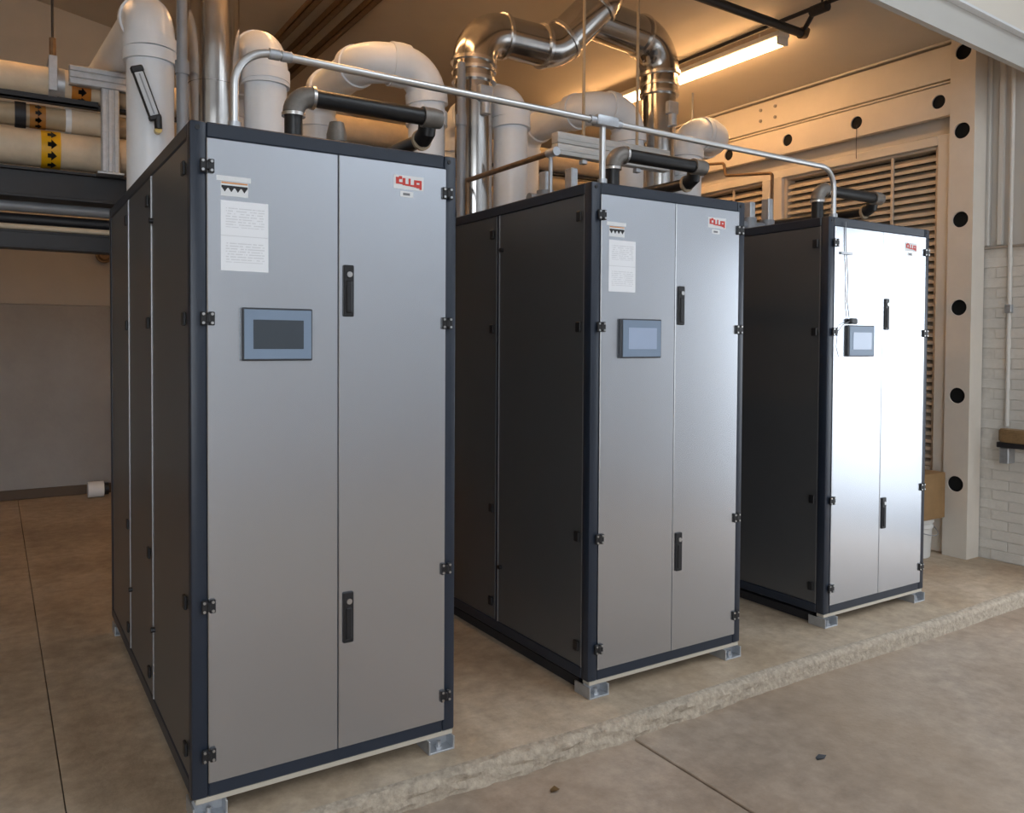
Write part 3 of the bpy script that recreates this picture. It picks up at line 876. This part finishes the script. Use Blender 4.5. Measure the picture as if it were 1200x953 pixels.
# relief valve on the nearest boiler
t = thing('relief_valve', 'grey relief valve with a bright cylinder under the black pipe on the nearest boiler', 'valve', (0.745, 0.80, TOP))
MB().sweep([(0, 0, 0), (0, 0, 0.20)], 0.024, 14).build('inlet_pipe', M_GREYP, t)
MB().sweep([(0, 0, 0.10), (0, 0, 0.20)], 0.036, 16).build('valve_body', M_GALV, t)
MB().sweep([(0, 0, 0.20), (0, 0, 0.23), (0, 0, 0.28)], [0.042, 0.042, 0.030], 16).build('bonnet', M_GASF, t)
MB().sweep([(-0.02, 0, 0.17), (-0.14, 0, 0.17)], 0.024, 14).build('outlet_pipe', M_GREYP, t)
MB().sweep([(-0.13, 0, 0.19), (-0.13, 0, 0.0)], 0.028, 14).build('outlet_drop', M_GREYP, t)

# ------------------------------------------------------------------ shared conduit
t = thing('electrical_conduit', 'bright steel electrical conduit running over all three boilers', 'conduit', (0.14, 0.05, TOP))
O = Vector(t.location)
zc = 2.315
cr = 0.0128
xT = CABS[1][0] + 0.085
yc = lambda x: 0.05 + (0.125 - 0.05) * (x - 0.14) / (3.125 - 0.14)
def crun(pts, br):
    for kind, P_ in fillet(pts, br):
        MB().sweep([q - O for q in P_], cr, 14).build('conduit_length' if kind == 'run' else 'conduit_bend', M_CONDUIT, t)
crun([(0.14, 0.05, TOP), (0.14, 0.05, zc), (xT - 0.045, yc(xT), zc)], 0.115)
crun([(xT + 0.045, yc(xT), zc), (3.125, 0.125, zc), (3.125, 0.125, TOP)], 0.10)
crun([(xT, yc(xT) + .01, TOP), (xT, yc(xT) + .01, zc - 0.02)], 0.1)
MB().box(xT - O.x - 0.05, xT - O.x + 0.06, yc(xT) - O.y - 0.022, yc(xT) - O.y + 0.022, zc - O.z - 0.02, zc - O.z + 0.022, 0.007, 2).build('tee_box', M_GALV, t)
for xx in (xT - 0.06, xT + 0.07, 0.262, 0.30):
    MB().sweep([(xx - O.x - 0.016, yc(xx) - O.y, zc - O.z), (xx - O.x + 0.016, yc(xx) - O.y, zc - O.z)], cr + 0.004, 14).build('coupling', M_GALV, t)
for xx, yy in ((0.14, 0.05), (xT, yc(xT) + .01), (3.125, 0.125)):
    MB().sweep([(xx - O.x, yy - O.y, 0.0), (xx - O.x, yy - O.y, 0.022)], cr + 0.007, 14).build('connector', M_GALV, t)

# ------------------------------------------------------------------ hanging channel over the middle boiler
t = thing('hanging_strut', 'light grey steel channel hung on two rods over the middle boiler', 'strut', (2.16, 1.17, 2.47))
for k in range(2):
    MB().box(0, 0.84, 0, 0.06, k * 0.064, k * 0.064 + 0.062, 0.004, 2).build('strut_channel', M_GALVL, t)
    MB().box(0.004, 0.836, -0.003, 0.004, k * 0.064 + 0.022, k * 0.064 + 0.040, 0.002).build('strut_rib', M_GALVL, t)
for xx in (0.20, 0.60):
    zt = ceil_z(2.16 + xx) - 2.47
    MB().sweep([(xx, 0.03, -0.03), (xx, 0.03, zt)], 0.009, 10).build('threaded_rod', M_BROWNP if False else M_INSUL2, t)
    MB().box(xx - 0.018, xx + 0.018, 0.012, 0.048, -0.03, -0.006, 0.003).build('rod_nut', M_GALV, t)

# brown pipe running back over the middle boiler
t = thing('brown_pipe', 'thin rusty brown pipe running back across the middle boiler top', 'pipe', (1.82, 0.73, 2.35))
MB().sweep([(0, 0, 0), (-0.009, 0.83, 0)], 0.014, 12).build('pipe_length', M_BROWNP, t)
MB().sweep([(0, -0.02, 0), (0, 0.05, 0)], 0.022, 12).build('coupling', M_GALV, t)
MB().sweep([(-0.009, 0.83, 0.01), (-0.009, 0.83, -0.285)], 0.013, 12).build('pipe_drop', M_BROWNP, t)
MB().sweep([(0, 0.03, 0), (0, 0.03, -0.285)], 0.010, 12).build('pipe_drop', M_GALV, t)
# zigzag brown pipe by the louvres
t = thing('zigzag_pipe', 'thin brown pipe stepping down in front of the rear louvre', 'pipe', (4.6, 1.73, 2.07))
zz = [(0, 0, 0), (0, 0, 0.674), (0, 0.47, 0.735), (0, 0.49, 0.84), (0, 0.85, 0.89)]
for kind, P_ in fillet(zz, 0.03):
    MB().sweep(P_, 0.012, 10).build('pipe_length' if kind == 'run' else 'pipe_bend', M_BROWNP, t)
MB().sweep([(0, 0.85, 0.87), (0, 0.85, ceil_z(4.6) - 2.07)], 0.008, 8).build('hanger_rod', M_GREYP, t)
MB().box(-0.02, 0.02, -0.02, 0.02, -2.07, 0.0).build('pipe_stand', M_GREYP, t)

# ------------------------------------------------------------------ header pipe rack behind the boilers
YR = 2.9
def xpipe(name, label, z_, r, m_, x0=-3.9, x1=4.7, y=YR, n=4, cat='pipe'):
    t = thing(name, label, cat, (x0, y, z_))
    L = (x1 - x0) / n
    for k in range(n):
        MB().sweep([(k * L, 0, 0), ((k + 1) * L - 0.004, 0, 0)], r, 26).build('pipe_section', m_, t)
        if k: MB().ring((k * L, 0, 0), (1, 0, 0), r - .002, r + 0.004, 0.03, 26).build('joint_band', m_, t)
    return t
def arrow_mesh(s=0.03):
    m = MB()
    m.faces([(-s * .5, 0, s * .35), (0, 0, s * .35), (0, 0, s * .8), (s * .8, 0, 0), (0, 0, -s * .8), (0, 0, -s * .35), (-s * .5, 0, -s * .35)], [(0, 1, 2, 3, 4, 5, 6)])
    bmesh.ops.solidify(m.bm, geom=m.bm.faces[:], thickness=0.002)
    return m.mesh('arrow_print', M_INK)
def marker(t, xl, r, m_, w_=0.095, arrows=True, s=0.034):
    MB().ring((xl, 0, 0), (1, 0, 0), r - 0.002, r + 0.003, w_, 30).build('marker_band', m_, t)
    if arrows:
        for a in (-62, -28, 6, 40):
            a = math.radians(a)
            q = link('arrow_print', shared('arrow%.3f' % s, lambda: arrow_mesh(s)), t)
            q.rotation_euler = (-a, 0, 0)
            q.location = (xl, -(r + 0.0042) * math.cos(a), (r + 0.0042) * math.sin(a))
p1 = xpipe('header_pipe', 'upper cream insulated header pipe hung on a clevis rod', 2.905, 0.090, M_INSUL)
marker(p1, -0.04 + 3.9, 0.090, mat('amber_tape', rgb(190, 120, 40), 0.5), 0.10)
MB().ring((3.9 - 0.155, 0, 0), (1, 0, 0), 0.089, 0.094, 0.06, 26).build('saddle_band', M_GALV, p1)
p2 = xpipe('header_pipe', 'dull tan pipe between the two cream header pipes', 2.705, 0.064, M_INSUL2)
MB().ring((3.9 - 0.345, 0, 0), (1, 0, 0), 0.063, 0.072, 0.055, 24).build('clamp_band', M_DARK, p2)
marker(p2, 3.9 - 0.26, 0.064, mat('ochre_tape', rgb(170, 115, 50), 0.5), 0.08, True, 0.026)
p3 = xpipe('header_pipe', 'lower thick cream header pipe with a yellow arrow marker', 2.525, 0.104, M_INSUL)
marker(p3, 3.9 - 0.197, 0.104, M_YELLOW, 0.098, True, 0.036)
t = thing('channel_beam', 'black channel rail above the dull tan pipe', 'beam', (-3.9, YR - 0.05, 2.785))
MB().box(0, 8.6, 0, 0.05, 0, 0.012).build('flange', M_DARK, t)
MB().box(0, 3.95, 0, 0.006, -0.004, 0.04, 0.001).build('web', M_DARK, t)
MB().box(0, 8.6, 0.042, 0.05, 0.0, 0.04).build('web', M_DARK, t)
t = thing('rack_beam', 'heavy black steel beam under the cream header pipes', 'beam', (-3.95, YR, 2.315))
MB().box(0, 8.9, -0.09, 0.09, 0.068, 0.085, 0.002).build('top_flange', M_DARK, t)
MB().box(0, 8.9, -0.09, 0.09, -0.085, -0.068, 0.002).build('bottom_flange', M_DARK, t)
MB().box(0, 8.9, -0.06, -0.05, -0.07, 0.07).build('web', M_DARK, t)
xpipe('service_pipe', 'smooth grey pipe just below the heavy black beam', 2.187, 0.031, M_GREYP)
xpipe('service_pipe', 'black pipe added to fill the shaded gap beneath the smooth grey pipe', 2.122, 0.031, M_DARK, y=YR + 0.05)  # stands in for underside shade between the rack pipes
xpipe('service_pipe', 'thin tan pipe resting on the lowest black beam', 2.071, 0.017, M_INSUL)
t = thing('rack_beam', 'lowest black steel channel of the pipe rack', 'beam', (-3.95, YR, 1.995))
MB().box(0, 8.9, -0.06, 0.06, 0.040, 0.052, 0.002).build('top_flange', M_DARK, t)
MB().box(0, 8.9, -0.06, 0.06, -0.05, -0.040, 0.002).build('bottom_flange', M_DARK, t)
MB().box(0, 8.9, -0.055, -0.046, -0.045, 0.045).build('web', M_DARK, t)
for xx in (-3.5, 1.2, 4.75):
    t = thing('rack_post', {-3.5: 'black rack post at the far left', 1.2: 'black rack post between the two nearer boilers', 4.75: 'black rack post by the louvres'}[xx], 'post', (xx, YR + 0.16, 0))
    MB().box(-0.05, 0.05, -0.05, 0.05, 0.0, 2.44, 0.004).build('post_shaft', M_DARK, t)
    MB().box(-0.09, 0.09, -0.09, 0.09, 0.0, 0.012, 0.002).build('base_plate', M_DARK, t)
# clevis hanger
t = thing('pipe_hanger', 'rusty clevis hanger and rod holding the upper cream pipe', 'hanger', (-0.185, YR, 2.905))
MB().ring((0, 0, 0), (1, 0, 0), 0.091, 0.098, 0.045, 26).build('clevis_strap', M_GALV, t)
MB().box(-0.022, 0.022, -0.10, -0.093, -0.06, 0.13, 0.002).build('clevis_yoke', M_GALV, t)
MB().box(-0.022, 0.022, 0.093, 0.10, -0.06, 0.13, 0.002).build('clevis_yoke', M_GALV, t)
MB().box(-0.022, 0.022, -0.10, 0.10, 0.125, 0.137, 0.002).build('clevis_bridge', M_GALV, t)
MB().sweep([(0, -0.07, 0.137), (0, -0.07, 0.24)], 0.018, 10).build('rod_coupling', M_BROWNP, t)
MB().sweep([(0, -0.07, 0.22), (0, -0.07, ceil_z(-0.185) - 2.905)], 0.0075, 8).build('hanger_rod', M_DARK, t)
# galvanised strut frame
t = thing('strut_frame', 'galvanised strut post and crossbar in front of the header pipes', 'strut', (0.10, 2.72, 2.40))
def strut_bar(x0, x1, z0_, z1_, vert):
    m = MB()
    m.box(x0, x1, 0.006, 0.05, z0_, z1_, 0.003)
    if vert:
        w3 = (x1 - x0) / 3
        for k in (0, 1, 2): m.box(x0 + k * w3 + 0.004, x0 + (k + 1) * w3 - 0.004, 0, 0.01, z0_ + .002, z1_ - .002, 0.003)
    else:
        w3 = (z1_ - z0_) / 3
        for k in (0, 1, 2): m.box(x0 + .002, x1 - .002, 0, 0.01, z0_ + k * w3 + 0.004, z0_ + (k + 1) * w3 - 0.004, 0.003)
    return m
strut_bar(-0.048, 0.048, 0.0, 0.48, True).build('strut_post', M_GALV, t)
strut_bar(-0.21, 0.26, 0.475, 0.585, False).build('strut_crossbar', M_GALV, t)
MB().box(-0.07, 0.07, -0.01, 0.12, -0.012, 0.0, 0.001).build('foot_plate', M_GALV, t)
# cream sleeve on the tan pipe
MB().sweep([(3.9 - 0.10, 0, 0), (3.9 + 0.14, 0, 0)], 0.069, 24).build('sleeve', M_INSUL, p2)
MB().ring((3.9 - 0.105, 0, 0), (1, 0, 0), 0.050, 0.071, 0.03, 24).build('sleeve_rim', M_PVC, p2)

# thermometer on the vent pipe
t = thing('pipe_thermometer', 'black and grey tilted pipe thermometer on the leftmost white vent pipe', 'thermometer', (0.165, 1.59, 2.44))
a = math.atan2(0.085, 0.235)
def rot_build(m, name, mm, parent=t):
    o = m.build(name, mm, parent); o.rotation_euler = (0, -a, 0); return o
rot_build(MB().box(-0.026, 0.026, -0.018, 0.004, 0.02, 0.25, 0.005), 'scale_housing', M_BLACK)
rot_build(MB().box(-0.019, 0.019, -0.021, -0.016, 0.03, 0.228, 0.002), 'scale_face', M_GLASS)
rot_build(MB().box(-0.003, 0.003, -0.023, -0.020, 0.035, 0.22), 'glass_tube', M_GREYP)
rot_build(MB().box(-0.028, 0.028, -0.022, 0.006, 0.226, 0.258, 0.006), 'end_cap', M_BLACK)
rot_build(MB().box(-0.028, 0.028, -0.022, 0.006, 0.008, 0.032, 0.005), 'end_cap', M_BLACK)
MB().sweep([(0.006, -0.008, 0.02), (0.008, -0.008, -0.03)], 0.017, 12).build('knuckle', M_BLACK, t)
MB().sweep([(0.008, -0.012, -0.035), (0.008, 0.04, -0.035)], 0.016, 12).build('brass_stem', M_BRASS, t)

# strut rails along the ceiling
RL = ['leftmost brown rail running back under the ceiling', 'middle brown rail running back under the ceiling', 'rightmost brown rail running back under the ceiling']
for k, xx in enumerate((1.62, 1.78, 1.94)):
    z_ = ceil_z(xx) - 0.13
    t = thing('ceiling_rail', RL[k], 'rail', (xx, 2.7, z_))
    m = MB()
    m.box(-0.03, 0.03, 0, 3.2, 0, 0.008, 0.001); m.box(-0.03, -0.022, 0, 3.2, 0, 0.06, 0.001); m.box(0.022, 0.03, 0, 3.2, 0, 0.06, 0.001)
    m.build('rail_channel', M_BROWNP, t)
    for yy in (0.3, 2.6):
        MB().sweep([(0, yy, 0.0), (0, yy, 0.13)], 0.006, 8).build('hanger_rod', M_GREYP, t)

# ------------------------------------------------------------------ sprinkler pipes under the ceiling
zsp = 3.52
t = thing('sprinkler_pipe', 'dark sprinkler main ending in an elbow near the lit fluorescent lamp', 'pipe', (4.14, 1.12, zsp))
MB().sweep([(0, 0, 0), (-3.2, -0.1, 0.02)], 0.029, 16).build('main_pipe', M_DARK, t)
MB().sweep([(-0.01, 0, 0), (0.02, 0, 0), (0.03, 0, 0.03)], 0.036, 14).build('elbow', M_BROWNP, t)
MB().sweep([(0.0, -0.02, 0.02), (-0.05, -0.13, 0.085)], 0.016, 10).build('riser', M_DARK, t)
MB().sweep([(-1.2, -0.04, 0.0), (-1.2, -0.04, ceil_z(2.94) - zsp)], 0.006, 8).build('hanger_rod', M_DARK, t)
t = thing('sprinkler_branch', 'thin dark sprinkler branch crossing beneath the ceiling beside the lamp', 'pipe', (4.0, 0.4, 3.59))
MB().sweep([(0.0, 0, 0), (0.0, 2.2, 0)], 0.014, 12).build('branch_pipe', M_DARK, t)
MB().sweep([(0, 0.42, -0.02), (0, 0.54, -0.02)], 0.034, 12).build('fitting', M_DARK, t)
MB().sweep([(0, 0.46, 0.0), (0, 0.46, ceil_z(4.0) - 3.59)], 0.007, 8).build('hanger_rod', M_DARK, t)
MB().sweep([(0, 2.0, 0.0), (0, 2.0, ceil_z(4.0) - 3.59)], 0.007, 8).build('hanger_rod', M_DARK, t)

# ------------------------------------------------------------------ fluorescent lamps
def lamp(x, y0, z_, label, L=1.22, tubes=(-0.032, 0.032), hw=0.055):
    t = thing('fluorescent_lamp', label, 'lamp', (x, y0, z_), 'strip lamps under the ceiling')
    MB().box(-hw, hw, -0.02, L + 0.02, 0.045, 0.085, 0.006).build('lamp_body', M_FIXT, t)
    for s in tubes:
        MB().sweep([(s, 0.015, 0.012), (s, L - 0.015, 0.012)], 0.014, 12).build('tube', M_TUBE, t)
    for y in (-0.012, L - 0.012):
        MB().box(-hw + 0.005, hw - 0.005, y, y + 0.024, -0.008, 0.047, 0.004).build('tube_socket', M_FIXT, t)
    for y in (0.2, L - 0.2):
        MB().sweep([(0, y, 0.08), (0, y, ceil_z(x) - z_)], 0.006, 8).build('hanger_rod', M_FIXT, t)
lamp(4.19, 1.32, 3.52, 'lit fluorescent strip lamp at the right, nearest the sprinkler elbow')
lamp(4.19, 2.62, 3.52, 'lit fluorescent strip lamp half hidden behind the flue duct')
lamp(1.15, 0.45, 3.84, 'lit fluorescent strip lamp above the two nearer boilers, close to the header')
lamp(1.15, 1.85, 3.92, 'unseen fluorescent strip lamp added above the two nearer boilers to brighten the ceiling')  # second overhead fixture, added out of view to light the ceiling
lamp(-0.50, 2.5, 4.12, 'lit fluorescent strip lamp high above the cream header pipes')

# ------------------------------------------------------------------ small things
# painted conduit on the brick wall
t = thing('wall_conduit', 'painted vertical conduit with a small clamp on the brick wall', 'conduit', (XW - 0.013, 0.255, 0.90))
MB().sweep([(0, 0, 0), (0, 0, 2.45)], 0.0125, 12).build('conduit_length', M_BRICK, t)
MB().box(-0.018, 0.016, -0.02, 0.02, 0.74, 0.795, 0.003).build('conduit_clamp', M_GALV, t)
# wooden shelf on the wall
t = thing('wall_shelf', 'worn brown wooden shelf end on a grey bracket at the brick wall', 'shelf', (XW, 0.285, 0.80))
m = MB()
pts = [(0, 0), (-0.05, 0.0), (-0.09, -0.02), (-0.11, -0.06), (-0.115, -0.5), (0, -0.5)]
n = len(pts)
m.faces([(x, y, 0.0) for x, y in pts] + [(x, y, 0.085) for x, y in pts], [tuple(range(n)), tuple(range(2 * n - 1, n - 1, -1))] + [(i, (i + 1) % n, n + (i + 1) % n, n + i) for i in range(n)])
bmesh.ops.bevel(m.bm, geom=m.bm.edges[:], offset=0.008, segments=2, affect='EDGES')
m.build('shelf_board', M_WOOD, t)
MB().box(-0.10, 0, -0.5, -0.01, -0.035, 0.0, 0.004).build('shelf_rail', M_DARK, t)
MB().box(-0.085, 0, -0.08, -0.02, -0.14, -0.035, 0.006).build('bracket', M_GALV, t)
# bucket with a cardboard box on top
t = thing('plastic_bucket', 'white plastic bucket under a brown cardboard box by the column', 'bucket', (4.80, 0.69, 0.0))
prof_ = [(0.0, 0.0), (0.115, 0.0), (0.12, 0.005), (0.130, 0.20), (0.135, 0.205), (0.135, 0.22), (0.131, 0.222), (0.138, 0.25), (0.138, 0.265), (0.0, 0.265)]
m = MB()
m.sweep([(0, 0, 0), (0, 0, 0.005), (0, 0, 0.20), (0, 0, 0.204), (0, 0, 0.222), (0, 0, 0.226), (0, 0, 0.24)], [0.113, 0.117, 0.127, 0.134, 0.134, 0.128, 0.129], 28)
m.build('bucket_body', M_BUCKET, t)
MB().sweep([(0, 0, 0.24), (0, 0, 0.262), (0, 0, 0.270)], [0.138, 0.138, 0.132], 28).build('lid', M_BUCKET, t)
arc = [(0.135 * math.cos(k / 10 * PI), -0.06 * math.sin(k / 10 * PI) - 0.11 * math.sin(k / 10 * PI), 0.235 - 0.07 * math.sin(k / 10 * PI)) for k in range(11)]
MB().sweep(arc, 0.003, 6).build('bail_handle', M_GREYP, t)
t = thing('cardboard_box', 'brown cardboard box sitting on the white bucket', 'box', (4.80, 0.69, 0.27))
MB().box(-0.13, 0.13, -0.155, 0.14, 0.0, 0.30, 0.003).build('box_body', M_CARD, t)
MB().box(-0.13, 0.13, -0.153, -0.006, 0.30, 0.304).build('flap', M_CARD, t)
MB().box(-0.13, 0.13, -0.004, 0.138, 0.30, 0.304).build('flap', M_CARD, t)
# hanging cord with a small black tag on the farthest boiler
X, Y = CABS[2]
t = thing('power_cord', 'thin dark cord with a black plug hanging on the front of the farthest boiler', 'cord', (X + 0.12, Y - 0.008, TOP))
MB().sweep([(0.0, 0.0, -0.02), (0.004, -0.001, -0.15), (0.022, -0.002, -0.3), (0.018, -0.002, -0.42), (0.035, -0.004, -0.50)], 0.0028, 6).build('cord_strand', M_GREYP, t)
MB().box(0.03, 0.085, -0.022, 0.0, -0.535, -0.505, 0.006).build('plug', M_BLACK, t)
MB().box(-0.035, 0.055, -0.006, 0.003, -0.185, -0.172, 0.001).build('cord_clip', M_GALV, t)
MB().sweep([(0.035, -0.01, -0.52), (-0.02, -0.006, -0.54), (-0.06, -0.006, -0.575), (-0.07, -0.006, -0.65), (-0.05, -0.006, -0.70)], 0.0022, 6).build('cord_tail', M_GREYP, t)
# items at the back wall
t = thing('wall_pipe_cap', 'dark round pipe cap high on the back wall beside the nearest boiler', 'pipe cap', (0.40, YB, 2.23))
MB().sweep([(0, 0, 0), (0, -0.05, 0)], 0.075, 18).build('cap_body', M_BROWNP, t)
MB().sweep([(0, -0.05, 0), (0, -0.075, 0)], [0.06, 0.045], 18).build('cap_nose', M_BROWNP, t)
t = thing('floor_drain_pipe', 'short white pipe stub with a dark end on the floor by the back wall', 'pipe', (0.23, YB - 0.23, 0.075))
MB().sweep([(0, 0, 0), (0.13, 0, 0)], 0.072, 18).build('pipe_stub', M_PVC, t)
MB().sweep([(0.13, 0, 0), (0.17, 0, 0)], 0.055, 18).build('dark_end', M_BLACK, t)
# debris on the floor
t = thing('dark_scrap', 'small dark scrap lying on the floor in front of the pad', 'scrap', (2.057, -0.627, -0.08))
m = MB(); m.faces([(-0.03, -0.006, 0.001), (0.0, -0.014, 0.002), (0.032, 0.0, 0.001), (0.004, 0.013, 0.006), (-0.02, 0.009, 0.002)], [(0, 1, 2, 3, 4)])
bmesh.ops.solidify(m.bm, geom=m.bm.faces[:], thickness=0.003)
m.build('scrap_piece', M_BLACK, t)
t = thing('dry_leaf', 'small dry brown leaf on the floor near the pad edge', 'leaf', (1.10, -0.30, -0.08))
m = MB(); m.faces([(-0.02, -0.006, 0.004), (0.0, -0.012, 0.008), (0.02, -0.002, 0.002), (0.006, 0.012, 0.012), (-0.012, 0.010, 0.005)], [(0, 1, 2, 3, 4)])
bmesh.ops.solidify(m.bm, geom=m.bm.faces[:], thickness=0.001)
m.build('leaf_blade', M_LEAF, t)
